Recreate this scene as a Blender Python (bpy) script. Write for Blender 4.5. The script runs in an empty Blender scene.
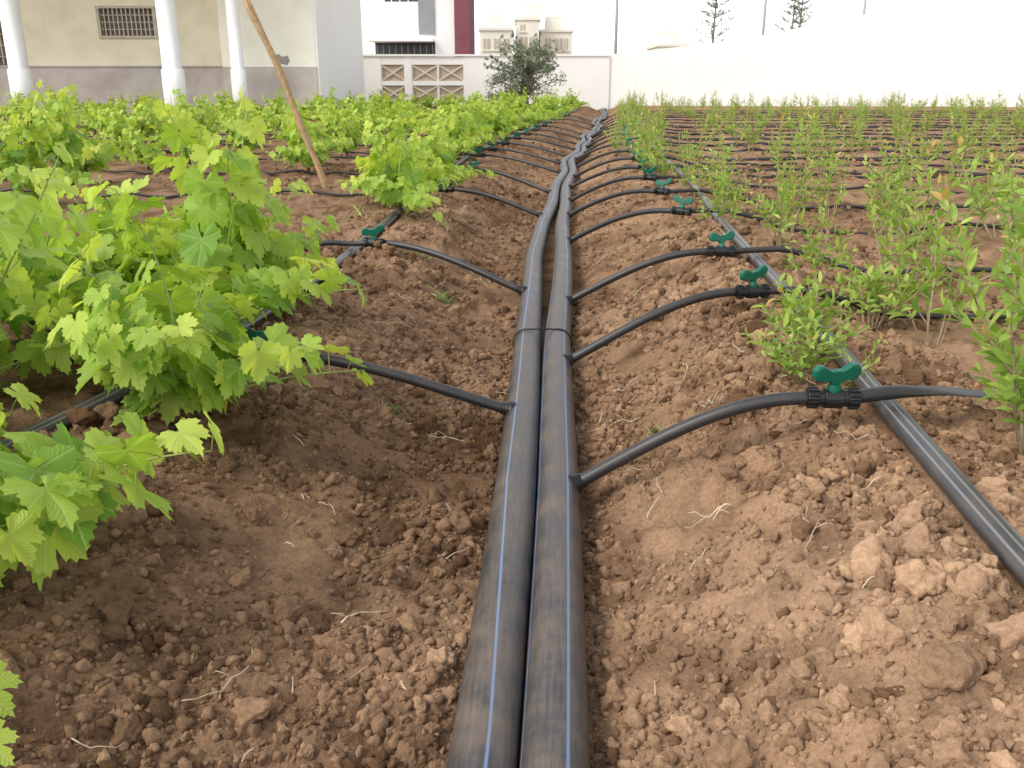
import bpy, math, random
import numpy as np
from mathutils import Vector
random.seed(7); rng=np.random.default_rng(11)
scene=bpy.context.scene
R=math.radians

# ------------------------------------------------------------------ materials
def mat(name):
    m=bpy.data.materials.new(name); m.use_nodes=True
    nt=m.node_tree; nt.nodes.clear()
    out=nt.nodes.new('ShaderNodeOutputMaterial')
    return m,nt,out
def N(nt,t,**k):
    n=nt.nodes.new(t)
    for a,b in k.items(): setattr(n,a,b)
    return n
def math_(nt,op,a,b=None,c=None):
    n=N(nt,'ShaderNodeMath',operation=op)
    for i,v in enumerate((a,b,c)):
        if v is None: continue
        if isinstance(v,(int,float)): n.inputs[i].default_value=v
        else: nt.links.new(v,n.inputs[i])
    return n.outputs[0]
def ramp(nt,fac,stops):
    n=N(nt,'ShaderNodeValToRGB'); cr=n.color_ramp
    while len(cr.elements)<len(stops): cr.elements.new(0.5)
    for e,(p,c) in zip(cr.elements,stops):
        e.position=p; e.color=(c[0],c[1],c[2],1)
    nt.links.new(fac,n.inputs[0]); return n.outputs[0]
def mix(nt,fac,a,b,bt='MIX'):
    n=N(nt,'ShaderNodeMix',data_type='RGBA',blend_type=bt)
    if isinstance(fac,(int,float)): n.inputs[0].default_value=fac
    else: nt.links.new(fac,n.inputs[0])
    for i,v in ((6,a),(7,b)):
        if isinstance(v,tuple): n.inputs[i].default_value=(v[0],v[1],v[2],1)
        else: nt.links.new(v,n.inputs[i])
    return n.outputs[2]
def noise(nt,scale,detail=4,rough=.55,vec=None):
    n=N(nt,'ShaderNodeTexNoise'); n.inputs['Scale'].default_value=scale
    n.inputs['Detail'].default_value=detail; n.inputs['Roughness'].default_value=rough
    if vec is not None: nt.links.new(vec,n.inputs['Vector'])
    return n.outputs[0]
def geo_pos(nt): return N(nt,'ShaderNodeNewGeometry').outputs['Position']
def principled(nt,out,col,rough=.6,spec=.5,normal=None):
    p=N(nt,'ShaderNodeBsdfPrincipled')
    if isinstance(col,tuple): p.inputs['Base Color'].default_value=(col[0],col[1],col[2],1)
    else: nt.links.new(col,p.inputs['Base Color'])
    if isinstance(rough,(int,float)): p.inputs['Roughness'].default_value=rough
    else: nt.links.new(rough,p.inputs['Roughness'])
    p.inputs['Specular IOR Level'].default_value=spec
    if normal is not None: nt.links.new(normal,p.inputs['Normal'])
    nt.links.new(p.outputs[0],out.inputs[0]); return p
def bump(nt,h,strength=.5,dist=.01,prev=None):
    b=N(nt,'ShaderNodeBump'); b.inputs['Strength'].default_value=strength; b.inputs['Distance'].default_value=dist
    nt.links.new(h,b.inputs['Height'])
    if prev is not None: nt.links.new(prev,b.inputs['Normal'])
    return b.outputs[0]
def attr(nt,name='luv'):
    a=N(nt,'ShaderNodeAttribute'); a.attribute_name=name
    s=N(nt,'ShaderNodeSeparateXYZ'); nt.links.new(a.outputs['Vector'],s.inputs[0]); return s.outputs

def soil_mat(name,clod=False):
    m,nt,out=mat(name); P=geo_pos(nt); s=attr(nt)
    fine=noise(nt,95,3,.7,P)
    c=ramp(nt,s[0],[(.2,(.215,.128,.074)),(.5,(.315,.194,.116)),(.85,(.415,.268,.168))])
    c2=ramp(nt,s[1],[(.15,(.58,.55,.52)),(.5,(.97,.97,.97)),(.9,(1.20,1.20,1.18))])
    c=mix(nt,1.0,c,c2,'MULTIPLY')
    c3=ramp(nt,fine,[(.3,(.66,.64,.62)),(.55,(1,1,1)),(.8,(1.3,1.3,1.3))])
    c=mix(nt,.8,c,c3,'MULTIPLY')
    d=N(nt,'ShaderNodeBsdfDiffuse'); nt.links.new(c,d.inputs[0]); d.inputs['Roughness'].default_value=.5
    b=bump(nt,fine,.9,.008 if clod else .012); nt.links.new(b,d.inputs['Normal'])
    nt.links.new(d.outputs[0],out.inputs[0]); return m
M_soil=soil_mat('soil'); M_clod=soil_mat('soil_clod',True)

def leaf_mat(name,cols,tr,vein=True,trfac=.42,rough=.45):
    m,nt,out=mat(name); s=attr(nt)
    c=ramp(nt,s[2],cols)
    normal=None
    if vein:
        a=math_(nt,'ABSOLUTE',math_(nt,'ARCTAN2',s[0],s[1]))
        pp=math_(nt,'PINGPONG',a,.45)
        r=math_(nt,'SQRT',math_(nt,'ADD',math_(nt,'MULTIPLY',s[0],s[0]),math_(nt,'MULTIPLY',s[1],s[1])))
        d=math_(nt,'MULTIPLY',pp,r)
        mk=N(nt,'ShaderNodeMapRange'); nt.links.new(d,mk.inputs[0])
        mk.inputs[1].default_value=.004; mk.inputs[2].default_value=.018; mk.inputs[3].default_value=1; mk.inputs[4].default_value=0
        c=mix(nt,math_(nt,'MULTIPLY',mk.outputs[0],.45),c,(.50,.62,.20))
        w=math_(nt,'SINE',math_(nt,'ADD',math_(nt,'MULTIPLY',r,75),math_(nt,'MULTIPLY',pp,-38)))
        normal=bump(nt,math_(nt,'ADD',math_(nt,'MULTIPLY',w,.3),mk.outputs[0]),.35,.003)
    p=principled(nt,out,c,rough,.35,normal)
    t=N(nt,'ShaderNodeBsdfTranslucent')
    tc=mix(nt,1.0,c,tr,'MULTIPLY'); nt.links.new(tc,t.inputs[0])
    ms=N(nt,'ShaderNodeMixShader'); ms.inputs[0].default_value=trfac
    nt.links.new(p.outputs[0],ms.inputs[1]); nt.links.new(t.outputs[0],ms.inputs[2]); nt.links.new(ms.outputs[0],out.inputs[0])
    return m
M_vleaf=leaf_mat('grape_leaf',[(0,(.15,.31,.040)),(.5,(.32,.48,.060)),(1,(.54,.65,.115))],(1.45,1.35,.75))
M_pleaf=leaf_mat('pomegranate_leaf',[(0,(.19,.33,.05)),(.6,(.36,.50,.10)),(.88,(.50,.59,.15)),(1,(.54,.36,.12))],(1.4,1.3,.75),False,.4)
M_oleaf=leaf_mat('olive_leaf',[(0,(.12,.15,.08)),(.6,(.25,.29,.18)),(1,(.36,.40,.28))],(1,1,.8),False,.3)
M_dleaf=leaf_mat('conifer_needles',[(0,(.20,.23,.19)),(1,(.32,.35,.28))],(1,1,.8),False,.3)

def simple(name,col,rough=.6,spec=.5,var=.25,scale=20,bs=0.2,bd=.003):
    m,nt,out=mat(name); P=geo_pos(nt); n=noise(nt,scale,3,.6,P)
    c=mix(nt,1.0,col,ramp(nt,n,[(.25,(1-var,)*3),(.75,(1+var,)*3)]),'MULTIPLY')
    principled(nt,out,c,rough,spec,bump(nt,n,bs,bd)); return m
M_cane=simple('green_cane',(.30,.36,.10),.6)
M_bark=simple('vine_bark',(.14,.085,.05),.9,.1,.4,60,.6)
M_twig=simple('young_twig',(.34,.26,.15),.7)
M_trunk=simple('tree_bark',(.22,.19,.16),.9,.1,.4,12,.6,.02)
M_straw=simple('straw',(.58,.48,.34),.8,.2,.4,30)
M_grass=simple('grass_blade',(.20,.30,.08),.6,.3,.3,30)
M_green=simple('green_plastic',(.003,.12,.07),.35,.5,.12,40,.05)
M_wood=simple('stake_wood',(.42,.28,.15),.8,.2,.3,30,.4)

def pipe_mat(name,stripes,stripe_col,dust,base=(.012,.012,.013),width=.013,rough=.38,sf=.8,dcol=(.30,.215,.15)):
    m,nt,out=mat(name); s=attr(nt); P=geo_pos(nt)
    geo=N(nt,'ShaderNodeNewGeometry'); sn=N(nt,'ShaderNodeSeparateXYZ'); nt.links.new(geo.outputs['Normal'],sn.inputs[0])
    cv=N(nt,'ShaderNodeCombineXYZ'); nt.links.new(math_(nt,'MULTIPLY',s[0],14),cv.inputs[0]); nt.links.new(math_(nt,'MULTIPLY',s[1],2.5),cv.inputs[1])
    sc=noise(nt,3.5,5,.7,cv.outputs[0]); blot=noise(nt,9,5,.7,P)
    mask=None
    for u in stripes:
        d=math_(nt,'ABSOLUTE',math_(nt,'SUBTRACT',s[0],u))
        k=math_(nt,'LESS_THAN',d,width)
        mask=k if mask is None else math_(nt,'MAXIMUM',mask,k)
    c=mix(nt,sc,base,tuple(b*2.6+.02 for b in base))
    if mask is not None:
        c=mix(nt,math_(nt,'MULTIPLY',mask,sf),c,stripe_col)
    up=N(nt,'ShaderNodeMapRange'); nt.links.new(sn.outputs[2],up.inputs[0]); up.inputs[1].default_value=-.2; up.inputs[2].default_value=1.0
    up.inputs[3].default_value=.35; up.inputs[4].default_value=1
    bl=N(nt,'ShaderNodeMapRange'); nt.links.new(blot,bl.inputs[0]); bl.inputs[1].default_value=.40; bl.inputs[2].default_value=.66
    sl=N(nt,'ShaderNodeMapRange'); nt.links.new(sc,sl.inputs[0]); sl.inputs[1].default_value=.38; sl.inputs[2].default_value=.7
    dm=math_(nt,'MULTIPLY',up.outputs[0],math_(nt,'MULTIPLY',math_(nt,'ADD',math_(nt,'ADD',math_(nt,'MULTIPLY',bl.outputs[0],.75),math_(nt,'MULTIPLY',sl.outputs[0],.5)),.10),dust))
    c=mix(nt,dm,c,dcol)
    r=math_(nt,'ADD',math_(nt,'MULTIPLY',dm,.6),rough)
    b=bump(nt,sc,.12,.002)
    principled(nt,out,c,r,.5,b); return m
M_main=pipe_mat('black_pe_pipe',[.25,.5,.75],(.15,.29,.54),.44,(.017,.018,.021),.0075,.34,.75)
M_sub=pipe_mat('grey_flat_pipe',[.40,.5,.60],(.28,.28,.29),.24,(.016,.017,.020),.014,.3,.6)
M_hose=pipe_mat('black_hose',[],(.1,.1,.1),.12,(.008,.008,.009),.01,.38)
M_drip=pipe_mat('black_drip_line',[],(.1,.1,.1),.14,(.010,.010,.010),.01,.5)
M_blackp=simple('black_plastic',(.012,.012,.012),.4,.5,.2,60,.1)

# ------------------------------------------------------------------ mesh builder
COL=scene.collection
class MB:
    def __init__(s): s.V=[];s.A=[];s.F=[];s.n=0
    def add(s,v,faces,a=None,m=0):
        v=np.asarray(v,float); 
        if a is None: a=np.zeros_like(v)
        s.V.append(v); s.A.append(np.asarray(a,float))
        if isinstance(faces,np.ndarray): s.F.append((faces+s.n,m))
        else:
            by={}
            for f in faces: by.setdefault(len(f),[]).append(f)
            for k,l in by.items(): s.F.append((np.array(l,int)+s.n,m))
        s.n+=len(v)
    def mesh(s,name,mats,smooth=True):
        V=np.concatenate(s.V); A=np.concatenate(s.A)
        me=bpy.data.meshes.new(name)
        me.vertices.add(len(V)); me.vertices.foreach_set('co',V.astype(np.float32).ravel())
        vi=np.concatenate([f.ravel() for f,_ in s.F]); tot=np.concatenate([np.full(len(f),f.shape[1]) for f,_ in s.F])
        mi=np.concatenate([np.full(len(f),m) for f,m in s.F])
        st=np.concatenate([[0],np.cumsum(tot)[:-1]])
        me.loops.add(len(vi)); me.loops.foreach_set('vertex_index',vi.astype(np.int32))
        me.polygons.add(len(tot)); me.polygons.foreach_set('loop_start',st.astype(np.int32))
        me.polygons.foreach_set('material_index',mi.astype(np.int32))
        me.update(calc_edges=True)
        me.polygons.foreach_set('use_smooth',np.full(len(tot),smooth))
        at=me.attributes.new('luv','FLOAT_VECTOR','POINT'); at.data.foreach_set('vector',A.astype(np.float32).ravel())
        for m in mats: me.materials.append(m)
        me.validate(); me.update(); return me
    def obj(s,name,mats,smooth=True,parent=None):
        o=bpy.data.objects.new(name,s.mesh(name,mats,smooth)); COL.objects.link(o)
        if parent: o.parent=parent
        return o
def inst(name,me,loc,rz=0,sc=1,tilt=(0,0)):
    o=bpy.data.objects.new(name,me); COL.objects.link(o); o.location=loc; o.rotation_euler=(tilt[0],tilt[1],rz); o.scale=(sc,sc,sc*random.uniform(.92,1.08)); return o
def empty(name,loc=(0,0,0)):
    o=bpy.data.objects.new(name,None); COL.objects.link(o); o.empty_display_size=.2; o.location=loc; return o
def frame(d):
    d=d/np.linalg.norm(d); ref=np.array([0,0,1.]) if abs(d[2])<.9 else np.array([0,1.,0])
    x=np.cross(d,ref); x/=np.linalg.norm(x); y=np.cross(x,d); return x,y,d
def tube(mb,pts,rad,seg=12,m=0,flat=None,caps=True,rnd=0.0,twist=None):
    pts=np.asarray(pts,float); n=len(pts); rad=np.broadcast_to(rad,(n,)) if np.ndim(rad)<=1 else rad
    T=np.gradient(pts,axis=0); L=np.concatenate([[0],np.cumsum(np.linalg.norm(np.diff(pts,axis=0),axis=1))])
    a=np.arange(seg+1)/seg; th=a*2*np.pi-np.pi/2; ca,sa=np.cos(th),np.sin(th); V=[];A=[]; S=seg+1
    for i in range(n):
        x,y,_=frame(T[i]); f=1 if flat is None else flat[i]
        w=1 if flat is None else (1+ (1-f)*.5)
        V.append(pts[i]+rad[i]*(w*ca[:,None]*x+f*sa[:,None]*y)); A.append(np.stack([a+(0 if twist is None else twist[i]),np.full(S,L[i]),np.full(S,rnd)],1))
    F=[]
    for i in range(n-1):
        for j in range(seg):
            k=j+1; F.append((i*S+j,i*S+k,(i+1)*S+k,(i+1)*S+j))
    V=np.concatenate(V);A=np.concatenate(A)
    if caps: F+= [tuple(range(seg-1,-1,-1)), tuple((n-1)*S+j for j in range(seg))]
    mb.add(V,F,A,m)
def box(mb,c,s,m=0,rot=0):
    c=np.array(c,float);h=np.array(s,float)/2
    v=np.array([[x,y,z] for z in(-1,1) for y in(-1,1) for x in(-1,1)],float)*h
    if rot: 
        cs,sn=math.cos(rot),math.sin(rot); v=np.stack([v[:,0]*cs-v[:,1]*sn,v[:,0]*sn+v[:,1]*cs,v[:,2]],1)
    mb.add(v+c,[(0,2,3,1),(4,5,7,6),(0,1,5,4),(2,6,7,3),(0,4,6,2),(1,3,7,5)],None,m)
def bx(mb,x0,x1,y0,y1,z0,z1,m=0): box(mb,((x0+x1)/2,(y0+y1)/2,(z0+z1)/2),(x1-x0,y1-y0,z1-z0),m)

# ------------------------------------------------------------------ terrain
def vn(x,y,seed):
    xi=np.floor(x).astype(np.int64); yi=np.floor(y).astype(np.int64); fx=x-xi; fy=y-yi
    fx=fx*fx*(3-2*fx); fy=fy*fy*(3-2*fy)
    def h(a,b):
        k=(a*374761393+b*668265263+seed*2246822519)&0xffffffff
        k=((k^(k>>13))*1274126177)&0xffffffff; k=k^(k>>16); return (k&0xffffff)/float(0xffffff)
    return (h(xi,yi)*(1-fx)+h(xi+1,yi)*fx)*(1-fy)+(h(xi,yi+1)*(1-fx)+h(xi+1,yi+1)*fx)*fy
def fbm(x,y,seed,o=3):
    s=0;t=0;a=1
    for i in range(o):
        s=s+a*vn(x*2**i+i*7.3,y*2**i+i*3.1,seed+i); t+=a; a*=.6
    return s/t
from numpy import interp
MY=[-3,0,1.08,1.53,1.98,2.71,3.29,4.14,5.17,6.33,8.11,11.2,14.9,18,22.2,27,34.8,41,47,60]
M1=[-.25,-.11,-.045,-.019,.008,.038,.057,.087,.122,.203,.347,.632,1.03,1.36,1.97,2.35,3.4,3.85,4.6,6]
SEP=[.106,.106,.106,.106,.105,.106,.112,.142,.176,.152,.112,.107,.107,.13,.107,.14,.107,.12,.107,.107]
RY=[-3,0,1.27,1.64,2.14,2.97,4.2,5.5,7.41,9.8,13.6,20,35,47,60]
RX=[.35,.68,.814,.849,.899,.975,1.091,1.232,1.437,1.615,1.95,2.75,4.45,5.7,7]
LY=[-3,0,1.2,1.88,2.2,2.97,4.33,6.27,11.65,21.3,35,47,60]
LX=[-1.9,-1.62,-1.33,-1.16,-1.07,-.928,-.809,-.74,-.53,.68,2.35,3.5,5]
def smooth(Y,X):
    yy=np.linspace(-3,60,1261); xx=interp(yy,Y,X); w=np.hanning(17)[1:-1]; w/=w.sum()
    xs=np.convolve(np.pad(xx,7,mode='edge'),w,mode='valid'); return yy,xs
_g,_m1=smooth(MY,M1); _,_sep=smooth(MY,SEP); _,_rx=smooth(RY,RX); _,_lx=smooth(LY,LX)
_m1=_m1+.035*np.sin(_g*1.9)*np.clip((_g-6)/6,0,1)+.03*np.sin(_g*.83+1)*np.clip((_g-6)/6,0,1)
def fm1(y): return interp(y,_g,_m1)
def fsep(y): return np.maximum(interp(y,_g,_sep),.1055)
def frx(y): return interp(y,_g,_rx)
def flx(y): return interp(y,_g,_lx)
def base(x,y):
    c1=fm1(y); c2=c1+fsep(y)
    qr=(x-c2)/(frx(y)-c2); ql=(c1-x)/(c1-flx(y))
    hr=interp(qr,[0,.1,.3,.6,.85,1,1.25,1.7,2.4],[0,.003,.075,.20,.25,.262,.25,.20,.20])
    hl=interp(ql,[0,.27,.42,.58,.75,1,1.3,1.8],[0,.003,.055,.145,.183,.188,.19,.19])
    h=np.where(x>c2,hr,np.where(x<c1,hl,0))
    return h
def height(x,y):
    x=np.asarray(x,float);y=np.asarray(y,float)
    c1=fm1(y); c2=c1+fsep(y); b=base(x,y)
    dmain=np.maximum(np.maximum(c1-x,x-c2),0); w=np.clip((dmain-.03)/.12,0.08,1)
    wr=np.clip(np.abs(x-frx(y))/.08,.25,1)*np.clip(np.abs(x-flx(y))/.08,.25,1)
    n=(vn(x*1.1+3,y*1.1,1)-.5)*.05+(vn(x*3.1,y*3.1,2)-.5)*.055
    wx=x+(vn(x*9,y*9,71)-.5)*.05; wy=y+(vn(x*9,y*9,72)-.5)*.05
    n2=np.abs(vn(wx*7,wy*7,3)-.5)*.065+np.abs(vn(wx*15.3,wy*15.3,4)-.5)*.042
    n3=np.abs(vn(wx*34,wy*34,5)-.5)*.025+np.abs(vn(wx*62,wy*62,6)-.5)*.014
    fade=np.clip((40-y)/30,0.2,1)
    return b+w*wr*(n*.9+(n2-.02)*(.6+.8*vn(x*1.7,y*1.7,9))+n3)*fade
def axis(a0,a1,st,grow,lim0,lim1):
    xs=list(np.arange(a0,a1,st)); 
    s=st; x=xs[-1]; r=[]
    while x<lim1: s*=grow; x+=s; r.append(x)
    s=st; x=xs[0]; l=[]
    while x>lim0: s*=grow; x-=s; l.append(x)
    return np.array(l[::-1]+xs+r)
X=axis(-1.5,1.4,.0085,1.035,-320,320)
ys=[-4,-2,-1,-.4,0,.3,.5,.65,.75]; y=.85
while y<330:
    ys.append(y); y+=max(.0085,.0085*(y-1.6))
Y=np.array(ys)
gx,gy=np.meshgrid(X,Y); gz=height(gx,gy)
nx,ny=len(X),len(Y); idx=np.arange(nx*ny).reshape(ny,nx)
F=np.stack([idx[:-1,:-1],idx[:-1,1:],idx[1:,1:],idx[1:,:-1]],-1).reshape(-1,4)
# soil tone: gets paler with bank height, from furrow bottom to crest
def tones(x,y):
    rise=np.clip((base(x,y)-.02)/.2,0,1)
    right_lit=np.clip((x-fm1(y))/.3,0,1)  # right bank painted paler, standing in for light from the left
    a=fbm(x*1.4,y*1.4,81,3)*.85+.10*rise+.12*right_lit-.06
    b=fbm(x*9,y*9,85,4)
    return np.clip(a,0,1),np.clip((b-.5)*1.6+.5,0,1)
ta,tb=tones(gx,gy)
mb=MB(); mb.add(np.stack([gx,gy,gz],-1).reshape(-1,3),F,np.stack([ta,tb,ta*0],-1).reshape(-1,3)); ground=mb.obj('ground',[M_soil])

# ------------------------------------------------------------------ soil clods
import bmesh
def ico(sub):
    bm=bmesh.new(); bmesh.ops.create_icosphere(bm,subdivisions=sub,radius=1)
    v=np.array([p.co[:] for p in bm.verts]); f=np.array([[q.index for q in p.verts] for p in bm.faces]); bm.free(); return v,f
def clodvars(sub,n,jit):
    v,f=ico(sub); o=[]
    for i in range(n):
        d=np.ones(len(v))
        for k in range(9):
            ax=rng.normal(size=3); ax/=np.linalg.norm(ax); t=v@ax; c=rng.uniform(.48,.88); d=np.where(t*d>c,c/np.maximum(t,.01),d)
        for k in range(5):
            ax=rng.normal(size=3)*2.6; d*=1+.08*np.sin(v@ax+rng.uniform(0,6))
        for k in range(6):
            ax=rng.normal(size=3)*7; d*=1+.045*np.sin(v@ax+rng.uniform(0,6))
        d*=1+rng.normal(0,jit,len(v)); o.append(v*d[:,None]*1.15)
    return o,f
big,fb=clodvars(4,12,.016); sml,fs=clodvars(2,20,.07)
def rotm(n):
    q=rng.normal(size=(n,4)); q/=np.linalg.norm(q,axis=1)[:,None]; w,x,y,z=q.T
    return np.stack([1-2*(y*y+z*z),2*(x*y-z*w),2*(x*z+y*w),2*(x*y+z*w),1-2*(x*x+z*z),2*(y*z-x*w),2*(x*z-y*w),2*(y*z+x*w),1-2*(x*x+y*y)],1).reshape(n,3,3)
cm=MB()
def scatter(n,y0,y1,rmin,rmax,pw,xl=-1.2,xr=1.6,vars_=None,f=None,ref=None,lo=.12,hi=.60,z0=-.25,z1=.45):
    yy=y0+(y1-y0)*rng.random(n)**1.3
    xx=(fm1(yy) if ref is None else ref(yy))+rng.uniform(xl,xr,n)
    r=rmin*(1-rng.random(n)*(1-(rmin/rmax)**pw))**(-1/pw)
    keep=vn(xx*2.3,yy*2.3,21)*.5+vn(xx*7,yy*7,22)*.5>rng.uniform(lo,hi,n)
    d=np.maximum(fm1(yy)-xx,xx-fm1(yy)-fsep(yy)); keep&=d>(.050+r*.75)
    keep&=(np.abs(xx-frx(yy))>.03+r*.6)&(np.abs(xx-flx(yy))>.03+r*.6)
    xx,yy,r=xx[keep],yy[keep],r[keep]; n=len(xx)
    zz=height(xx,yy)+r*rng.uniform(z0,z1,n); Rm=rotm(n); sq=rng.uniform(.65,1.2,(n,3)); tone=rng.normal(.0,.19,n)
    ta,tb=tones(xx,yy); ta=np.clip(ta+tone*.45,0,1); tb=np.clip(tb*.6+.25+tone,0,1)
    which=rng.integers(0,len(vars_),n)
    for k in range(len(vars_)):
        s=np.where(which==k)[0]
        if len(s)==0: continue
        v=np.einsum('nij,nvj->nvi',Rm[s],vars_[k][None]*sq[s][:,None,:])*(r[s,None])[:,None,:]
        v[:,:,0]+=xx[s,None];v[:,:,1]+=yy[s,None];v[:,:,2]+=zz[s,None]
        nv=len(vars_[k]); ff=(f[None]+(np.arange(len(s))*nv)[:,None,None]).reshape(-1,3)
        a=np.zeros((len(s),nv,3)); a[:,:,0]=ta[s,None]; a[:,:,1]=tb[s,None]
        cm.add(v.reshape(-1,3),ff,a.reshape(-1,3))
scatter(40000,.85,3.4,.003,.012,1.5,-1.1,1.25,sml,fs,None,.15,.62)
scatter(7500,.85,4.0,.008,.020,1.8,-1.1,1.25,sml,fs,None,.18,.64)
scatter(13000,3.0,9,.007,.026,1.7,-1.3,2.2,sml,fs,None,.15,.62)
scatter(4000,8,22,.015,.04,1.8,-4,8,sml,fs)
scatter(1250,.85,4.5,.013,.032,2.2,-1.1,1.25,big,fb,None,.15,.62)
scatter(360,1.0,5,.016,.044,2.0,-.34,.08,big,fb,frx,.05,.55)
scatter(300,1.0,5,.014,.038,2.0,-.10,.38,big,fb,flx,.1,.6)
scatter(120,.95,5,.026,.046,3,-1.1,1.25,big,fb)
cm.obj('soil_clods',[M_clod])

# ------------------------------------------------------------------ main pipes
yy=np.concatenate([np.arange(.2,12,.06),np.arange(12,47,.2)])
def wob(y,s): return (vn(y*.9,y*0+s,31)-.5)*.006
PR=.052
mb=MB(); tube(mb,np.stack([fm1(yy)+wob(yy,1),yy,PR+.004+(vn(yy*.6,yy*0,33)-.5)*.012],1),PR,32,twist=interp(yy,[.2,1.1,2,3.5,6,10,47],[.05,.03,-.06,-.05,.02,.03,.0]))
mb.obj('water_main_pipe',[M_main])
mb=MB(); tube(mb,np.stack([fm1(yy)+fsep(yy)+wob(yy,1),yy,PR+.004+(vn(yy*.6,yy*0+7,33)-.5)*.012],1),PR,32,twist=interp(yy,[.2,1.1,2,3.5,6,10,47],[.05,.06,.07,.09,.05,.03,.0]))
mb.obj('water_main_pipe',[M_main])
mb=MB()
yc=3.38; cx=float(fm1(yc)+fsep(yc)/2); hw=float(fsep(yc)/2)
for off in (-.006,.004):
    a=np.linspace(0,2*np.pi,41)
    ex=np.sign(np.cos(a))*hw+np.cos(a)*(PR+.004); ez=np.sin(a)*(PR+.004)
    p=np.stack([cx+ex,yc+off+a*0+.004*np.sin(a*3),PR+.006+ez],1); tube(mb,p,.002,6,caps=False)
tube(mb,[(cx-.01,yc,.115),(cx+.0,yc-.012,.121),(cx+.022,yc-.02,.116)],.002,6)
mb.obj('wire_tie',[M_blackp])

def submain(fx,y0,y1,zoff,name):
    yy=np.concatenate([np.arange(y0,12,.08),np.arange(12,y1,.25)]); x=fx(yy)+(vn(yy*.8,yy*0+2,41)-.5)*.02
    z=base(fx(yy),yy)+zoff+(vn(yy*1.5,yy*0+5,42)-.5)*.012
    fl=.74+.14*vn(yy*.7,yy*0,43)
    mb=MB(); tube(mb,np.stack([x,yy,z],1),.026,24,flat=fl); return mb.obj(name,[M_sub])
submain(frx,.3,42,.026,'distribution_pipe'); submain(flx,.3,42,.028,'distribution_pipe')

# ------------------------------------------------------------------ valves, laterals, drip lines
def valve(p,ang,sc=1.0,name='irrigation_valve',tilt=0.0,pitch=0):
    mb=MB()
    def cyl(x0,x1,r,seg=16,m=0): tube(mb,[(x0,0,0),((x0+x1)/2,0,0),(x1,0,0)],[r,r,r],seg,m)
    cyl(-.052,-.030,.0200,10); cyl(-.030,-.018,.0175); cyl(-.018,.018,.0215,20); cyl(.018,.030,.0175); cyl(.030,.052,.0200,10)
    for k in range(10):
        a=k/10*2*math.pi
        for x in(-.041,.041): box(mb,(x,.0205*math.cos(a),.0205*math.sin(a)),(.021,.004,.004),0)
    tube(mb,[(0,0,.015),(0,0,.022),(0,0,.032)],[.014,.014,.012],14,1)
    half=[(0,.010),(.010,.008),(.020,.013),(.032,.021),(.044,.021),(.052,.012),(.053,.0),(.046,-.010),(.034,-.014),(.020,-.013),(.010,-.018),(.008,-.024)]
    o=[(x,z) for x,z in half]+[(-x,z) for x,z in half[::-1] if x>0]
    o=np.array(o); o[:,1]+=.054
    n=len(o); sl=tilt
    def ring(y,s): 
        c=np.array([0,.054]); q=c+(o-c)*s; tw=.3; return np.stack([q[:,0]*math.cos(tw)-y*math.sin(tw),y*math.cos(tw)+q[:,0]*math.sin(tw),q[:,1]+q[:,0]*sl],1)
    V=np.concatenate([ring(-.008,.86),ring(-.0055,1),ring(.0055,1),ring(.008,.86)])
    F=[(i*n+j,i*n+(j+1)%n,(i+1)*n+(j+1)%n,(i+1)*n+j) for i in range(3) for j in range(n)]+[tuple(range(n-1,-1,-1)),tuple(3*n+j for j in range(n))]
    mb.add(V,F,None,1)
    o_=mb.obj(name,[M_blackp,M_green],False); o_.location=p; o_.rotation_euler=(random.uniform(-.2,.3),pitch,ang); o_.scale=(sc,)*3
    bv=o_.modifiers.new('bev','BEVEL'); bv.width=.001; bv.segments=2
    return o_
def resample(P,n):
    P=np.asarray(P,float); L=np.concatenate([[0],np.cumsum(np.linalg.norm(np.diff(P,axis=0),axis=1))]); t=np.linspace(0,L[-1],n)
    return np.stack([interp(t,L,P[:,k]) for k in range(3)],1)
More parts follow.
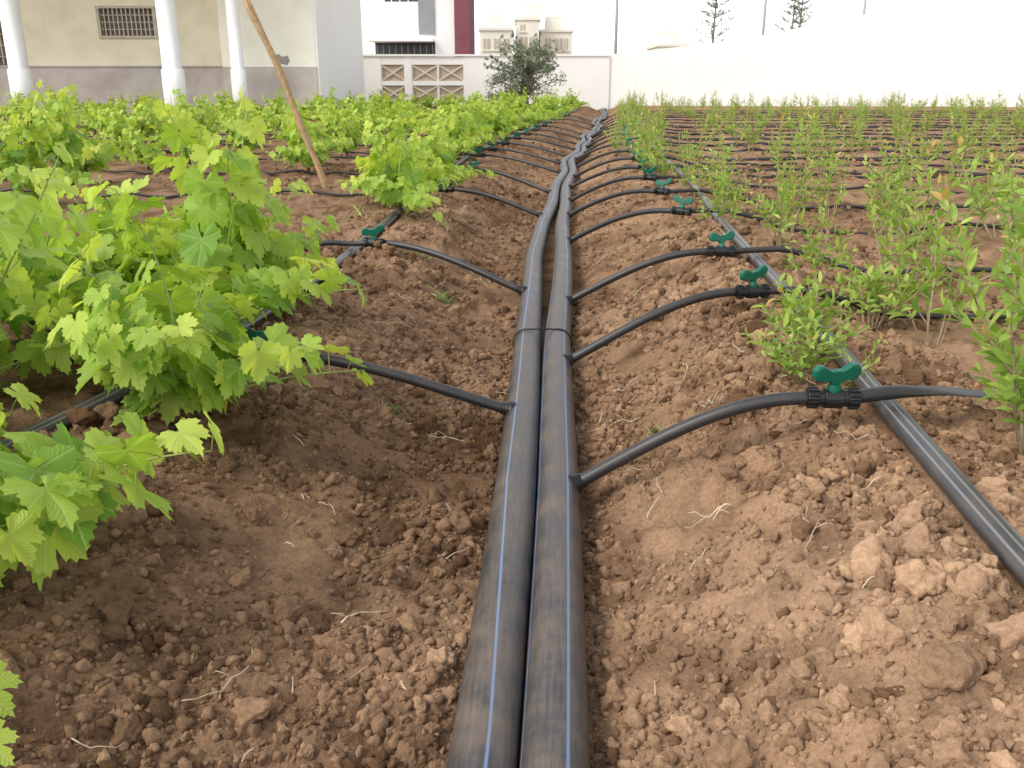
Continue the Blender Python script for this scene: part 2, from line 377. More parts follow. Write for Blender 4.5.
def lateral(side,y0,vx,vy,zv,xend,green=True,tape=False):
    par=empty('irrigation_hose',(0,0,0)) 
    if side>0: x0=fm1(y0)+fsep(y0)+PR*.75
    else: x0=fm1(y0)-PR*.75
    z0=PR+.035
    zv=max(zv,float(height(vx,vy))+.035)
    f=np.linspace(0,1,26)
    x=x0+(vx-x0)*f; yv=y0+(vy-y0)*(f**1.2)+.02*np.sin(f*math.pi)*random.uniform(-1,1)
    z=z0+(zv-z0)*np.sin(f*np.pi/2)**1.05
    # keep the whole arch clear of the bank
    gap=np.max(np.where((f>.1)&(f<.97),height(x,yv)+.024-z,0)); z=z+max(gap,0)*np.sin(f*np.pi)**.6
    mb=MB(); tube(mb,np.stack([x,yv,z],1),.0158,16); mb.obj('hose',[M_hose],parent=par)
    mb=MB(); d=np.array([x[2]-x[0],yv[2]-yv[0],z[2]-z[0]]); d/=np.linalg.norm(d); p=np.array([x0,y0,z0])
    tube(mb,[p-d*.012,p+d*.004,p+d*.0045,p+d*.012,p+d*.0125,p+d*.024],[.027,.027,.022,.022,.019,.019],16)
    mb.obj('connector',[M_blackp],parent=par)
    a=math.atan2(yv[-1]-yv[-4],x[-1]-x[-4])
    if green: valve((vx+side*.05,vy,zv),a if side>0 else a+math.pi,1.12,tilt=random.uniform(-.1,.3))
    sub=frx(vy) if side>0 else flx(vy)
    xs=[vx+side*.08, sub, sub+side*.12, sub+side*.35]
    if tape:
        pts=[(xs[0],vy,zv),(xs[1],vy+.015,zv+.010),(xs[1]+.12,vy+.02,zv+.012),(xs[1]+.25,vy+.03,zv-.005),(xs[1]+.42,vy+.08,zv-.06)]
    else:
        pts=[(xs[0],vy,zv),(xs[1],vy+.01,max(float(base(sub,vy))+.068,zv-.02)),(xs[2],vy,float(height(xs[2],vy))+.05),(xs[3],vy-.01,float(height(xs[3],vy))+.02)]
    nP=40 if tape else 24
    P=resample(pts,nP); k=np.ones(5)/5
    for c in (1,2): P[2:-2,c]=np.convolve(P[:,c],k,'valid')
    mb=MB()
    if tape:
        t=np.linspace(0,1,nP); fl=interp(t,[0,.2,.45,1],[1,.9,.14,.10]); tube(mb,P,interp(t,[0,.2,.45,1],[.0165,.018,.023,.022]),16,flat=fl)
    else: tube(mb,P,.0135,14)
    mb.obj('field_hose',[M_hose],parent=par)
    if tape: return
    xx=np.arange(0,abs(xend-xs[3]),.15)*side+xs[3]-side*.02
    if len(xx)<3: return
    ysag=vy-.01+(vn(xx*.3,xx*0+vy,51)-.5)*.08*np.clip(np.abs(xx-xs[3]),0,1); zz=height(xx,ysag)+.018+ .012*vn(xx*2,xx*0+vy,52)
    mb=MB(); tube(mb,np.stack([xx,ysag,zz],1),.0115,8); o=mb.obj('drip_line',[M_drip],parent=par)
RL=[(2.0,.685,1.95,.325,1.25,1),(3.04,.79,3.09,.325,14,0),(3.98,.86,3.9,.325,14,0),(5.67,.93,5.25,.325,14,0),(6.87,.99,6.34,.32,16,0),(7.8,1.06,7.35,.32,16,0)]
for i,(y0,vx,vy,zv,xe,tp) in enumerate(RL): lateral(1,y0,vx,vy,zv,xe,True,bool(tp))
for y0 in [8.9,10.0,11.2,12.5,13.8,15.2,16.8,18.4,20.2,22.2,24.4,27]:
    vy=y0-.45; lateral(1,y0,frx(vy)-.35,vy,.31,26)
for (y0,vx,vy,zv,xe) in [(2.53,-.70,2.58,.245,-6),(4.19,-.64,4.5,.255,-8),(6.86,-.46,7.1,.255,-10),(8.44,-.31,8.9,.25,-12),(10.5,-.33,10.95,.25,-14)]:
    lateral(-1,y0,vx,vy,zv,xe)
for y0 in [11.8,13.1,14.5,16,17.6,19.4,21.5,24,27]:
    vy=y0+.4; lateral(-1,y0,flx(vy)+.25,vy,.24,-16)
for vy in list(np.arange(9.0,20,1.5))+list(np.arange(20,36,2)):
    xx=np.arange(frx(vy)+.3,26,.2); yv=vy+(vn(xx*.2,xx*0+vy,61)-.5)*.12
    mb=MB(); tube(mb,np.stack([xx,yv,height(xx,yv)+.022],1),.014,6); mb.obj('drip_line',[M_drip])

# ------------------------------------------------------------------ grape vines
half=[(0,.62),(.045,.53),(.10,.53),(.105,.44),(.17,.42),(.155,.33),(.135,.25),(.21,.31),(.27,.39),(.31,.34),(.385,.37),(.375,.28),(.44,.25),(.395,.17),(.41,.10),(.335,.05),(.41,.02),(.47,.0),(.44,-.07),(.46,-.14),(.385,-.16),(.36,-.23),(.28,-.21),(.22,-.28),(.14,-.24),(.08,-.25),(.035,-.10)]
OUT=np.array(half+[(-x,y) for x,y in half[::-1] if x>0]); nO=len(OUT)
IN=OUT*.55
L2=np.concatenate([OUT,IN,[[0,0]]])
LF_q=np.array([(j,(j+1)%nO,nO+(j+1)%nO,nO+j) for j in range(nO)]); LF_t=np.array([(nO+j,nO+(j+1)%nO,2*nO) for j in range(nO)])
def leafverts(r):
    x,y=L2[:,0],L2[:,1]; rr=x*x+y*y
    fold=random.uniform(-.10,.45); droop=random.uniform(-.1,.55); w=random.uniform(.03,.09); ph=random.uniform(0,6)
    z=fold*np.abs(x)-droop*rr+w*np.sin(np.arctan2(x,y)*5+ph)*rr**.5*1.2+random.uniform(-.3,.3)*x*y
    return np.stack([x,y,z],1)
def add_leaf(mb,p,nrm,tip,size,rnd,verts=None,m=0):
    nrm=nrm/np.linalg.norm(nrm); tip=tip-nrm*(tip@nrm); tip/=np.linalg.norm(tip)+1e-9; x=np.cross(tip,nrm)
    v=leafverts(0); w=p+size*(v[:,:1]*x*random.uniform(.9,1.1)+v[:,1:2]*tip+v[:,2:]*nrm)
    a=np.stack([L2[:,0],L2[:,1],np.full(len(L2),rnd)],1)
    n=mb.n; mb.add(w,LF_q,a,m); mb.F.append((LF_t+n,m))
def vine(seed,shoots=8,length=.6,leaf=.12,spread=1.0,up=1.0):
    random.seed(seed); mb=MB()
    tube(mb,[(0,0,-.05),(.01,.0,.04),(.0,.015,.10)],[.022,.018,.02],8,2)
    for s in range(shoots):
        az=s/shoots*2*math.pi+random.uniform(-.4,.4); el=random.uniform(.35,1.35)*up
        L=length*random.uniform(.6,1.15); n=int(L/.055)+2; p=np.array([0,0,.08]); d=np.array([math.cos(az)*math.cos(el)*spread,math.sin(az)*math.cos(el)*spread,math.sin(el)]); d/=np.linalg.norm(d)
        P=[p.copy()]; 
        for i in range(n):
            d=d+np.array([random.uniform(-.12,.12),random.uniform(-.12,.12),-.055*(1 if el<1 else .5)+random.uniform(-.05,.05)]); d/=np.linalg.norm(d)
            p=p+d*.055; 
            if p[2]<.03: p[2]=.03
            P.append(p.copy())
        P=np.array(P); tube(mb,P,np.linspace(.0045,.0018,len(P)),6,1)
        for i in range(1,len(P)):
            t=i/len(P)
            for rep in range(2 if random.random()<.4 else 1):
                T=P[i]-P[i-1]; T/=np.linalg.norm(T)
                sd=np.cross(T,[0,0,1.]); sd/=np.linalg.norm(sd)+1e-6
                sgn=(1 if (i+rep)%2 else -1)
                pd=sd*sgn*random.uniform(.5,1)+np.array([0,0,random.uniform(-.1,.9)])+T*random.uniform(-.2,.5)+np.array([random.uniform(-.3,.3) for _ in range(3)]); pd/=np.linalg.norm(pd)
                size=leaf*(1.12-.7*t**2.5)*random.uniform(.75,1.15); pl=size*random.uniform(.4,.75)
                q=P[i]+pd*pl; q[2]=max(q[2],.03)
                tube(mb,[P[i],P[i]+pd*pl*.5+np.array([0,0,.004]),q],.0013,4,1,caps=False)
                out=np.array([q[0],q[1],0]); out/=np.linalg.norm(out)+1e-6
                nrm=np.array([0,0,1.])*random.uniform(.3,1.0)+out*random.uniform(.2,1.1)+np.array([random.uniform(-.4,.4) for _ in range(3)])
                tip=out*.5+pd*.4+np.array([0,0,-random.uniform(.4,1.2)])
                rnd=min(1,max(0,random.gauss(.44,.22)+.5*t**2.5))
                add_leaf(mb,q,nrm,tip,size,rnd)
    return mb.mesh('grape_vine_%d'%seed,[M_vleaf,M_cane,M_bark])
VM=[vine(101,10,.54,.150),vine(102,9,.60,.155),vine(103,10,.50,.145),vine(104,8,.6,.150,1,1.15),vine(105,9,.5,.14),vine(106,8,.45,.13),vine(107,8,.42,.19,1,.6)]
def gz_(x,y): return float(height(x,y))
vines=[(-.92,1.38,6,.3,.80),(-1.28,1.6,6,2.0,.8),(-.80,2.05,2,2.6,.86),(-1.48,2.25,1,1.9,1.0),(-.96,2.55,0,3.3,.96),(-1.0,3.0,3,.4,.95),(-1.55,2.85,4,2.2,1.05),(-.98,3.40,5,4.0,.9),(-1.45,3.5,5,.2,1.0),(-1.85,3.3,0,.9,1.0),
 (-.72,5.9,2,1.0,.9),(-.82,6.7,4,2.0,.95),(-.62,7.8,3,3.0,.85)]
for x,y,k,rz,s in vines: inst('grape_vine',VM[k],(x,y,gz_(x,y)-.01),rz,s)
# low young shoot at the near left
random.seed(77); mb=MB(); zb=gz_(-.95,1.0)
P=resample([(-.97,1.02,zb-.03),(-.86,.98,zb+.08),(-.74,.93,zb+.11),(-.64,.90,zb+.10)],10); tube(mb,P,np.linspace(.005,.002,10),6,1)
for i,(dx,dy,dz,s,rn) in {4:(-.02,.05,.04,.10,.4),6:(.01,-.05,.05,.10,.5),8:(.02,.03,.03,.09,.7),9:(.02,-.03,.01,.075,.8)}.items():
    q=P[i]+np.array([dx,dy,dz]); tube(mb,[P[i],(P[i]+q)/2,q],.0013,4,1,caps=False); add_leaf(mb,q,np.array([.35,-.5,1.]),np.array([.8,-.3,-.2]),s,rn)
mb.obj('grape_vine',[M_vleaf,M_cane,M_bark])
random.seed(5)
y=8.8
while y<42:
    x=flx(y)-.15+random.uniform(-.15,.15); inst('grape_vine',random.choice(VM[:6]),(x,y,gz_(x,y)),random.uniform(0,6.3),random.uniform(.75,1.0)); y+=.85+y*.025
for row in range(1,13):
    y=3.6+random.uniform(0,.5) if row>1 else 9.0
    while y<40:
        x=flx(y)-.35-1.25*row+random.uniform(-.25,.25)
        if abs(x)<y*.64+1 and not (-2.6<x<-.9 and 5.0<y<8.6):
            inst('grape_vine',random.choice(VM[:6]),(x,y,gz_(x,y)),random.uniform(0,6.3),random.uniform(.7,1.05))
        y+=random.uniform(.8,1.2)+y*.03

# ------------------------------------------------------------------ pomegranate saplings
def sapling(seed,stems=9,hgt=.6,leafL=.055,spread=.35,nb=(2,4)):
    random.seed(seed); mb=MB()
    lv=np.array([(0,0,0),(.12,.25,.05),(.16,.5,.06),(.10,.8,.03),(0,1,-.06),(-.10,.8,.03),(-.16,.5,.06),(-.12,.25,.05),(0,.25,0),(0,.5,-.01),(0,.8,-.03)])
    lf=[(0,1,8),(0,8,7),(1,2,9,8),(8,9,6,7),(2,3,10,9),(9,10,5,6),(3,4,10),(10,4,5)]
    def leaves(P,dens=1.0,rb=0):
        for i in range(2,len(P)):
            T=P[i]-P[i-1]; T/=np.linalg.norm(T); t=i/len(P); x,y,_=frame(T); a0=i*1.57+random.uniform(-.4,.4)
            for k in range(2 if t<.8 else 3):
                if random.random()>dens: continue
                a=a0+k*math.pi+random.uniform(-.3,.3); o=math.cos(a)*x+math.sin(a)*y
                tip=o*random.uniform(.7,1.1)+T*random.uniform(.4,1.1)+np.array([0,0,random.uniform(-.2,.2)]); tip/=np.linalg.norm(tip)
                nr=T*.8+np.array([0,0,.5])-o*.2+np.array([random.uniform(-.3,.3) for _ in range(3)]); nr-=tip*(nr@tip); nr/=np.linalg.norm(nr); xx=np.cross(tip,nr)
                L=leafL*random.uniform(.65,1.2)*(1.05-.45*t); w=L*random.uniform(.95,1.35)
                V=P[i]+lv[:,:1]*w*xx+lv[:,1:2]*L*tip+lv[:,2:]*L*nr*random.uniform(.4,1.6)
                rnd=min(1,max(0,random.gauss(.42,.2)+(.42 if t>.88 else 0)))
                A=np.stack([lv[:,0],lv[:,1],np.full(11,rnd)],1); mb.add(V,lf,A,0)
    for s in range(stems):
        az=random.uniform(0,6.28); sp=random.uniform(.05,spread)*1.4; L=hgt*random.uniform(.45,1.1)
        d=np.array([math.cos(az)*sp,math.sin(az)*sp,1]); d/=np.linalg.norm(d); p=np.array([math.cos(az)*.02,math.sin(az)*.02,-.02]); P=[p.copy()]
        st=.028
        for i in range(int(L/st)):
            d=d+np.array([random.uniform(-.08,.08),random.uniform(-.08,.08),random.uniform(-.02,.04)]); d/=np.linalg.norm(d); p=p+d*st; P.append(p.copy())
        P=np.array(P); tube(mb,P,np.linspace(.0042,.0013,len(P)),5,1); leaves(P[3:],.72)
        for b in range(random.randint(*nb)):
            i=random.randint(3,int(len(P)*.75)); az2=random.uniform(0,6.28); d2=np.array([math.cos(az2),math.sin(az2),random.uniform(.2,1)]); d2/=np.linalg.norm(d2)
            q=P[i].copy(); Q=[q.copy()]
            for k in range(random.randint(4,9)):
                d2=d2+np.array([random.uniform(-.1,.1),random.uniform(-.1,.1),random.uniform(0,.1)]); d2/=np.linalg.norm(d2); q=q+d2*.024; Q.append(q.copy())
            tube(mb,Q,np.linspace(.0022,.001,len(Q)),4,1); leaves(np.array(Q),.82)
    return mb.mesh('sapling_%d'%seed,[M_pleaf,M_twig])
SM=[sapling(201,6,.76,.060),sapling(202,5,.66,.060,.5,(1,3)),sapling(203,6,.64,.064,.6,(2,3)),sapling(204,4,.82,.060,.3),sapling(205,5,.54,.060,.7,(1,3)),sapling(206,7,.34,.06,1.7),sapling(207,9,.86,.068,.30,(3,5))]
sap=[(1.12,1.80,6,.4,.93),(1.36,2.12,3,1.0,.9),(.90,2.48,5,2.2,.95),(.78,2.30,5,4.,.65),(1.36,2.80,1,3.1,1.0),(1.72,2.7,0,1.1,1.0),(1.16,3.42,4,.9,.8),(1.50,3.5,2,.5,1.0),(2.0,3.3,0,.2,1.0),(1.22,2.95,5,.7,.9),
 (1.3,4.35,1,4.2,.95),(1.8,4.3,3,2.0,1.0),(2.4,4.2,2,5.0,1.0),(1.12,4.9,4,1.0,.8),(1.55,5.1,1,2.,1.0),(2.1,5.1,0,3.,1.0),(2.7,5.0,2,1.7,1.),(1.4,5.8,0,2.0,.95),(2.1,6.0,1,3.0,.95),(3.1,5.4,2,1.0,1.0),(1.3,6.5,2,1.5,.85)]
for x,y,k,rz,s in sap: inst('pomegranate_sapling',SM[k],(x,y,gz_(x,y)-.01),rz,s)
random.seed(15)
for row in range(0,12):
    y=6.8+random.uniform(0,.6)
    while y<40:
        x=frx(y)+.05+1.2*row+random.uniform(-.3,.3)
        if x<y*.64+1: inst('pomegranate_sapling',random.choice(SM[:5]),(x,y,gz_(x,y)),random.uniform(0,6.3),random.uniform(.7,1.1))
        y+=random.uniform(.75,1.5)+y*.025
y=9
while y<38:
    x=frx(y)-.35+random.uniform(-.1,.1); inst('pomegranate_sapling',random.choice(SM[:5]),(x,y,gz_(x,y)),random.uniform(0,6.3),random.uniform(.5,.8)); y+=random.uniform(.6,1.2)+y*.02

# ------------------------------------------------------------------ straw and grass tufts
random.seed(3); mb=MB()
for i in range(115):
    y=1.1+4.5*random.random()**1.2; x=float(fm1(y))+random.choice([random.uniform(-.6,-.07),random.uniform(.2,.75)])
    a=random.uniform(0,6.3); L=random.choice([.02,.03,.04,.06,.08,.13])*random.uniform(.7,1.2); n=7; P=[]
    cv=random.uniform(-.6,.6); lift=random.uniform(0,.02)
    for k in range(n):
        t=k/(n-1)-.5; px=x+math.cos(a+cv*t)*L*t; py=y+math.sin(a+cv*t)*L*t; P.append((px,py,gz_(px,py)+.014+lift*(t+.5)+random.uniform(0,.003)))
    tube(mb,P,np.linspace(1,.5,n)*random.uniform(.0009,.0020),5)
    if L>.1:
        for s in range(2):
            q=np.array(P[random.randint(1,5)]); b=random.uniform(0,6.3); e=q+np.array([math.cos(b)*.03,math.sin(b)*.03,.008]); tube(mb,[q,(q+e)/2+np.array([0,0,.003]),e],.0008,4)
mb.obj('dry_straw',[M_straw])
mb=MB()
for (tx,ty,nb,L) in [(-.34,2.62,12,.07),(-.30,4.0,14,.09),(-.45,4.6,12,.09),(-.4,5.6,14,.09),(.38,2.3,7,.05)]:
    for b in range(nb):
        a=random.uniform(0,6.3); x=tx+random.uniform(-.03,.03); y=ty+random.uniform(-.03,.03); z=gz_(x,y); l=L*random.uniform(.5,1.2); P=[]
        for k in range(5):
            t=k/4; P.append((x+math.cos(a)*l*t*t*.8,y+math.sin(a)*l*t*t*.8,z+l*t*(1-.4*t)))
        tube(mb,P,[.0014,.0018,.0015,.0010,.0003],4)
mb.obj('grass_tufts',[M_grass])

# ------------------------------------------------------------------ leaning stake
mb=MB(); P=resample([(-1.58,7.9,.1),(-1.84,7.9,.9),(-2.15,7.88,1.70)],14); P[:,0]+=.008*np.sin(np.arange(14)*.9)
tube(mb,P,.029+.003*np.sin(np.arange(14)*1.7),9); mb.obj('wooden_stake',[M_wood])

# ------------------------------------------------------------------ buildings
def plaster(name,col,stain=.15,scale=1.2):
    m,nt,out=mat(name); P=geo_pos(nt)
    a=noise(nt,scale,4,.65,P)
    c=mix(nt,1.0,col,ramp(nt,a,[(.25,(1-stain,1-stain*1.1,1-stain*1.3)),(.6,(1.03,1.03,1.03))]),'MULTIPLY')
    principled(nt,out,c,.85,.2); return m
M_cream=plaster('cream_plaster',(.82,.76,.58),.12); M_cream_lit=plaster('sunlit_cream_plaster',(.88,.85,.73),.08)  # second cream is lightened so the wing looks sunlit
M_dado=plaster('grey_dado',(.54,.48,.44),.25); M_col=plaster('column_paint',(.84,.83,.80),.05)
M_wall=plaster('white_wall',(.88,.86,.81),.03,.4); M_tan=plaster('tan_block',(.50,.42,.32),.2); M_patch=plaster('bare_cement',(.34,.32,.29),.3,6)
M_white=plaster('white_facade',(.84,.83,.82),.05); M_maroon=plaster('maroon_facade',(.22,.08,.10),.15); M_grey=plaster('grey_facade',(.30,.30,.32),.1)
M_glass=simple('dark_glass',(.05,.055,.06),.2,.5,.2,3); M_metal=simple('painted_metal',(.50,.44,.35),.5,.5,.2,8)
M_shut=simple('brown_shutter',(.18,.14,.11),.6)
g=.19
H=empty('cream_house',(0,0,0))
def part(name,fn,mats,smooth=False):
    mb=MB(); fn(mb); o=mb.obj(name,mats,smooth,parent=H_); return o
H_=H
wa,wb,wc,wd=-13.6,-11.85,-17.9,-16.85
def walls(mb):
    bx(mb,-28,wc,32,32.3,1.66,6,0)
    bx(mb,wd,wa,32,32.3,1.66,6.0,0)
    bx(mb,wc,wd,32,32.3,3.1,6.0,0)
    bx(mb,wa,wb,32,32.3,3.55,6.0,0); bx(mb,wa,wb,32,32.3,1.66,2.60,0)
    bx(mb,wb,-9.4,32,32.3,1.66,6.0,0)
    bx(mb,-28,-9.4,32.3,40,g-.3,6.0,0)
    bx(mb,-9.4,-6.35,31.0,40.5,1.66,6.0,1)
    bx(mb,-6.347,-6.28,31.01,40.4,g-.3,5.99,2)  # white skin over the side wall, sunlight put into its colour
part('walls',walls,[M_cream,M_cream_lit,M_wall])
def dado(mb):
    bx(mb,-28,-9.403,31.94,32.29,g-.3,1.657,0); bx(mb,-9.4,-6.35,30.96,40.4,g-.3,1.657,0)
    bx(mb,-28,-9.403,31.9,31.997,1.662,1.72,0)
part('plinth',dado,[M_dado])
def patch(mb):
    o=[(0,0),(.25,.08),(.5,0),(.62,.2),(.55,.42),(.3,.38),(.2,.5),(-.02,.42),(-.1,.2)]
    V=[(-7.7+x*.8,30.995,1.70+z*.7) for x,z in o]+[(-7.7+x*.8,31.01,1.70+z*.7) for x,z in o]; n=len(o)
    mb.add(V,[tuple(range(n)),]+[(j,(j+1)%n,n+(j+1)%n,n+j) for j in range(n)],None,0)
part('bare_plaster_patch',patch,[M_patch])
def win(mb):
    bx(mb,wa,wb,32.2,32.28,2.6,3.55,1)
    for z in (2.6,3.52): bx(mb,wa-.1,wb+.1,31.93,32.05,z-.03,z+.05,0)
    for x in (wa-.05,wb+.05): bx(mb,x-.05,x+.05,31.95,32.05,2.653,3.487,0)
    for i in range(1,12): x=wa+(wb-wa)*i/12; bx(mb,x-.018,x+.018,31.98,32.01,2.65,3.49,0)
    for z in (2.85,3.07,3.29): bx(mb,wa+.005,wb-.005,32.012,32.035,z-.015,z+.015,0)
    bx(mb,wc,wd,32.2,32.28,1.7,3.1,1)
    for i in range(1,6): x=wc+(wd-wc)*i/6; bx(mb,x-.02,x+.02,32.0,32.03,1.75,3.1,0)
    for z in (2.0,2.35,2.7): bx(mb,wc+.005,wd-.005,32.032,32.05,z-.015,z+.015,0)
part('barred_windows',win,[M_metal,M_shut])
def cols(mb):
    for x,yc in ((-15.1,29.2),(-10.4,29.2),(-8.6,29.9),(-20.2,29.2)):
        r=.29 if x<-9 else .2
        tube(mb,[(x,yc,g-.2),(x,yc,1.55),(x,yc,1.56),(x,yc,4),(x,yc,6)],[r*1.2,r*1.15,r,r*.98,r*.98],20,0)
H_=H; part('columns',cols,[M_col],True)
def roof(mb): bx(mb,-28.5,-6.0,28.6,41,6.003,6.3,0)
part('roof_slab',roof,[M_cream])

H_=empty('boundary_wall'); W0,W1=45.0,45.25; top=2.42
def bw(mb):
    bx(mb,-32,-6.2,W0,W1,-.2,top,0)
    for x0,x1 in ((-5.05,-4.75),): bx(mb,x0,x1,W0,W1,-.2,top,0)
    for x0,x1 in ((-6.2,-5.05),(-4.75,-2.25)):
        bx(mb,x0,x1,W0+.02,W1-.02,-.2,.42,0); bx(mb,x0,x1,W0+.02,W1-.02,1.12,1.32,0); bx(mb,x0,x1,W0+.02,W1-.02,2.05,top-.02,0)
    bx(mb,-2.25,4.6,W0,W1,-.2,top,0)
    bx(mb,-32.1,4.59,W0-.06,W1+.06,top+.003,top+.09,0)
part('wall',bw,[M_wall])
def panels(mb):
    for z0,z1 in ((.42,1.12),(1.32,2.05)):
        for x0,x1 in ((-6.2,-5.05),(-4.75,-3.5),(-3.5,-2.25)):
            bx(mb,x0+.003,x1-.003,W0+.12,W0+.18,z0,z1,1)
            for s in (1,-1):
                cx,cz=(x0+x1)/2,(z0+z1)/2; L=math.hypot(x1-x0,z1-z0)*.96; an=math.atan2(z1-z0,x1-x0)*s
                v=np.array([(a*L/2*math.cos(an)-b*.035*math.sin(an),yq+(.002 if s>0 else 0),a*L/2*math.sin(an)+b*.035*math.cos(an)) for yq in (W0+.05,W0+.118) for a,b in ((-1,-1),(1,-1),(1,1),(-1,1))])+np.array([cx,0,cz])
                mb.add(v,[(0,1,2,3),(7,6,5,4),(0,4,5,1),(1,5,6,2),(2,6,7,3),(3,7,4,0)],None,2)
            bx(mb,x1-.05,x1-.006,W0+.03,W0+.117,z0,z1,0)
            bx(mb,x0+.006,x0+.05,W0+.03,W0+.117,z0,z1,0)
M_tan2=plaster('pale_block',(.68,.60,.50),.1)
part('breeze_blocks',panels,[M_wall,M_tan,M_tan2])
def rw(mb):
    pts=[(4.6,45.1,2.5),(10.5,44.2,3.1),(15.5,43.4,4.1),(22,42.3,5.2),(34,40.4,6.0)]
    for i in range(len(pts)-1):
        (xa,ya,ha),(xb,yb,hb)=pts[i],pts[i+1]
        v=[(xa,ya,-.2),(xb,yb,-.2),(xb,yb,hb),(xa,ya,ha),(xa,ya+.25,-.2),(xb,yb+.25,-.2),(xb,yb+.25,hb),(xa,ya+.25,ha)]
        mb.add(v,[(0,1,2,3),(7,6,5,4),(3,2,6,7)],None,0)
part('rising_wall',rw,[M_wall])

H_=empty('apartment_building'); 
def ab(mb):
    bx(mb,-10.2,-5.6,70,80,0,3.1,0); bx(mb,-5.6,-4.15,70,80,0,9.5,0)
    bx(mb,-10.2,-5.602,71.6,80,3.1,4.2,1)
    bx(mb,-10.2,-5.602,70,80,4.2,6.9,0); bx(mb,-10.2,-6.75,70,80,7.5,9.5,0)
    bx(mb,-10.2,-9.15,70,80,6.9,7.5,0); bx(mb,-9.15,-6.75,70.15,80,6.9,7.5,1)
    bx(mb,-6.748,-5.603,69.9,80,4.7,9.5,3)
    bx(mb,-4.15,-3.1,69.6,80,0,9.5,2)
    bx(mb,-10.4,-5.7,69.2,70.0,4.2,4.38,0)
    for x in np.arange(-10.3,-5.8,.45): bx(mb,x,x+.04,69.95,69.99,3.1,4.0,3)
    for x in (-8.7,-8.1,-7.5): bx(mb,x,x+.07,70.0,70.12,6.902,7.498,0)
    bx(mb,-10.3,-5.7,69.9,70.0,3.12,3.28,3)
part('facade',ab,[M_white,M_glass,M_maroon,M_grey])
def house2(name,x0,x1,y,z,wins,m=M_white):
    global H_
    H_=empty(name)
    def f(mb):
        bx(mb,x0,x1,y,y+8,0,z,0); bx(mb,x0-.15,x1+.15,y-.15,y+8.15,z+.003,z+.25,0)
        bx(mb,x0+.6,x0+2.2,y+2,y+5,z+.253,z+1.6,0)
        for (wx,wz,w,h) in wins:
            bx(mb,wx,wx+w,y-.02,y+.05,wz,wz+h,1); bx(mb,wx-.1,wx+w+.1,y-.12,y-.023,wz-.12,wz-.003,0)
            bx(mb,wx+w/2-.03,wx+w/2+.03,y-.04,y-.021,wz,wz+h,0)
    part('facade',f,[m,M_metal])
M_pale=plaster('pale_cream_facade',(.80,.76,.66),.06)
house2('distant_house',-3.0,.0,90,6.1,[(-2.7,4.4,.7,1.0),(-1.7,4.4,.7,1.0),(-.8,4.4,.6,1.0)],M_pale)
house2('distant_house',.4,2.6,93,7.2,[(.8,4.5,.7,1.2),(1.7,4.5,.5,1.2),(.8,6.2,.5,.6)],M_pale)
house2('distant_house',2.8,6.0,96,6.3,[(3.3,4.6,.6,1.1),(4.3,4.6,.8,1.1),(5.2,4.6,.4,1.1)],M_pale)
house2('distant_house',14.5,17.5,95,4.9,[(15,4,.8,.6),(16.3,4,.8,.6)],M_pale)
M_pole=simple('pole_concrete',(.42,.42,.42),.8,.2)
for x,y,h,arm in ((8.2,76,14,0),(20.3,78,13,1),(29,80,12.5,1)):
    mb=MB(); tube(mb,[(x,y,0),(x,y,h*.5),(x,y,h)],[.14,.11,.09],10)
    if arm:
        tube(mb,[(x,y,h-.6),(x+1,y,h-.3),(x+2,y,h-.5)],.06,6); box(mb,(x+2.1,y,h-.55),(.7,.25,.12))
    else: box(mb,(x,y,h-.4),(1.6,.12,.12)); [box(mb,(x+d,y,h-.25),(.08,.08,.2)) for d in (-.7,0,.7)]
    mb.obj('utility_pole',[M_pole])

def leafcloud(mb,centers,rads,n,size,m=0):
    for c,r in zip(centers,rads):
        k=n
        d=rng.normal(size=(k,3)); d/=np.linalg.norm(d,axis=1)[:,None]; p=c+d*(r*rng.random((k,1))**.45)
        a=rng.normal(size=(k,3)); a/=np.linalg.norm(a,axis=1)[:,None]; b=np.cross(a,rng.normal(size=(k,3))); b/=np.linalg.norm(b,axis=1)[:,None]
        s=size*rng.uniform(.6,1.4,(k,1)); V=np.stack([p-a*s,p-b*s*.28,p+a*s,p+b*s*.28],1).reshape(-1,3)
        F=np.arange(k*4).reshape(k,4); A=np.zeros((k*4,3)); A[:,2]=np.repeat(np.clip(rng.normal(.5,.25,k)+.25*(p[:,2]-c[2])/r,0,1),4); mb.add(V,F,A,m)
random.seed(9)
mb=MB(); tx,ty=.5,36.0
tube(mb,[(tx,ty,.1),(tx+.05,ty,.5),(tx-.03,ty,.9)],[.13,.10,.08],8,1)
cs=[];rs=[]
for i in range(75):
    az=random.uniform(0,6.28); rr=1.45*random.random()**.6; z=random.uniform(.65,2.45); rr*=(1-.45*max(0,(z-1.7)/1.0))
    c=np.array([tx+math.cos(az)*rr,ty+math.sin(az)*rr,z]); cs.append(c); rs.append(random.uniform(.15,.32))
    if i%2==0: tube(mb,[(tx-.02,ty,.75),(tx+(c[0]-tx)*.5,ty+(c[1]-ty)*.5,.75+(z-.75)*.6),tuple(c)],[.035,.02,.008],5,1)
leafcloud(mb,cs,rs,95,.06,0)
for k in range(50):
    az=random.uniform(0,6.28); e=random.uniform(.2,1.4); d=np.array([math.cos(az)*math.cos(e),math.sin(az)*math.cos(e),math.sin(e)]); b=np.array([tx,ty,1.4]); L=random.uniform(1.1,1.7)
    tube(mb,[b,b+d*L*.6,b+d*L],[.012,.009,.004],4,1); leafcloud(mb,[b+d*L*q for q in (.7,.85,1)],[.12,.1,.07],20,.055,0)
mb.obj('olive_tree',[M_oleaf,M_trunk])
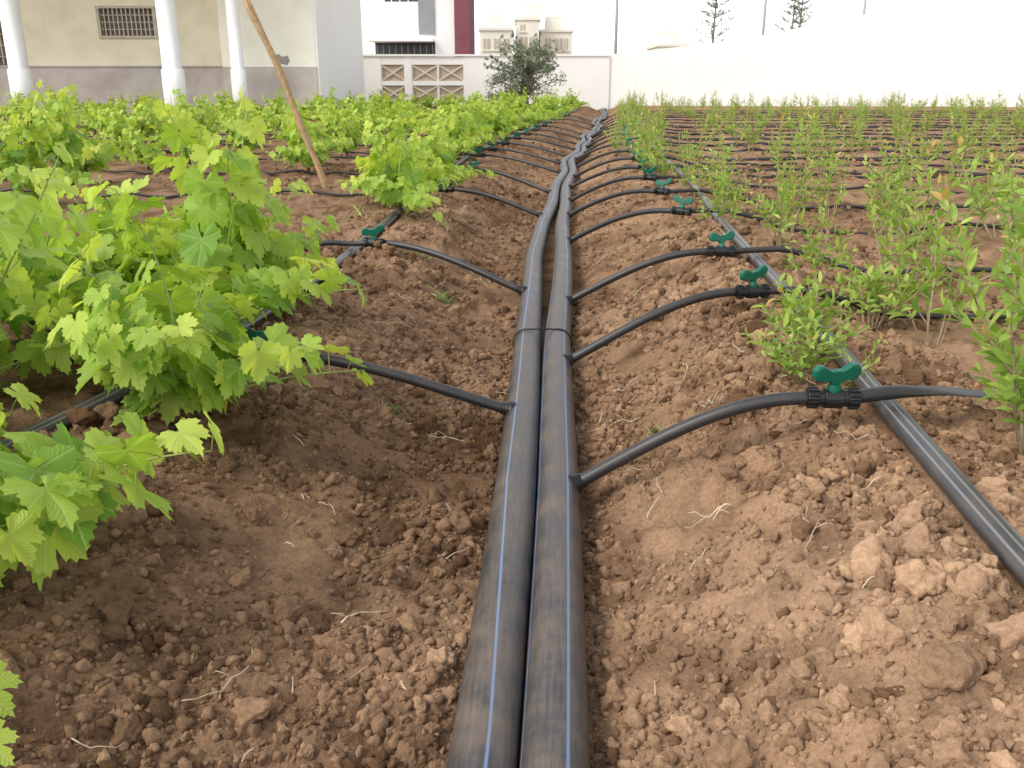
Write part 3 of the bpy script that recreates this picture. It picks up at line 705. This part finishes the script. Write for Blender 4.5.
def araucaria(x,y,h,seed):
    random.seed(seed); mb=MB(); tube(mb,[(x,y,0),(x,y,h*.5),(x+.1,y,h)],[.12,.08,.03],8,1); z=h*.3
    while z<h-.2:
        t=(z-h*.3)/(h*.7); L=(1-t)*h*.14+.3; n=random.randint(4,6); a0=random.uniform(0,6)
        for k in range(n):
            a=a0+k*6.283/n+random.uniform(-.3,.3); l=L*random.uniform(.4,1.25); u=np.array([math.cos(a),math.sin(a),0]); b=np.array([x,y,z])
            P=[b,b+u*l*.5+np.array([0,0,.15*l]),b+u*l+np.array([0,0,.5*l])]; tube(mb,P,[.025,.016,.008],4,1)
            leafcloud(mb,[P[0]*(1-q)+P[2]*q for q in (.4,.6,.8,.97)],[.12,.14,.16,.14],8,.10,0)
        z+=random.uniform(.5,.8)*(1.1-.4*t)
    mb.obj('norfolk_pine',[M_dleaf,M_trunk])
araucaria(14.2,68,8.8,1); araucaria(22.6,78,10.0,2); araucaria(24.4,82,9.6,3)

# ------------------------------------------------------------------ light, sky, camera
sd=Vector((-.74,-.5,0)).normalized(); el=R(44); sv=Vector((sd.x*math.cos(el),sd.y*math.cos(el),math.sin(el)))
w=bpy.data.worlds.new('World'); scene.world=w; w.use_nodes=True; nt=w.node_tree; bg=nt.nodes['Background']
sky=nt.nodes.new('ShaderNodeTexSky'); sky.sky_type='NISHITA'; sky.sun_disc=False; sky.sun_elevation=el; sky.sun_rotation=math.atan2(sd.x,sd.y)
sky.air_density=1.0; sky.dust_density=1.0; sky.ozone_density=1.0; sky.altitude=0
hs=nt.nodes.new('ShaderNodeHueSaturation'); hs.inputs['Saturation'].default_value=.25; hs.inputs['Value'].default_value=2.0
nt.links.new(sky.outputs[0],hs.inputs['Color']); nt.links.new(hs.outputs[0],bg.inputs[0]); bg.inputs[1].default_value=.15
sl=bpy.data.lights.new('sun','SUN'); sl.energy=1.9; sl.angle=R(20); sl.color=(1,.95,.86)
so=bpy.data.objects.new('sun',sl); COL.objects.link(so); so.rotation_euler=sv.to_track_quat('Z','Y').to_euler()
cam=bpy.data.cameras.new('camera'); co=bpy.data.objects.new('camera',cam); COL.objects.link(co); scene.camera=co
co.location=(0,0,1.0); co.rotation_euler=(R(90-18.2),0,0); cam.sensor_width=36; cam.lens=31.64; cam.clip_end=1000; cam.clip_start=.02
scene.view_settings.view_transform='Standard'; scene.view_settings.look='None'; scene.view_settings.exposure=0
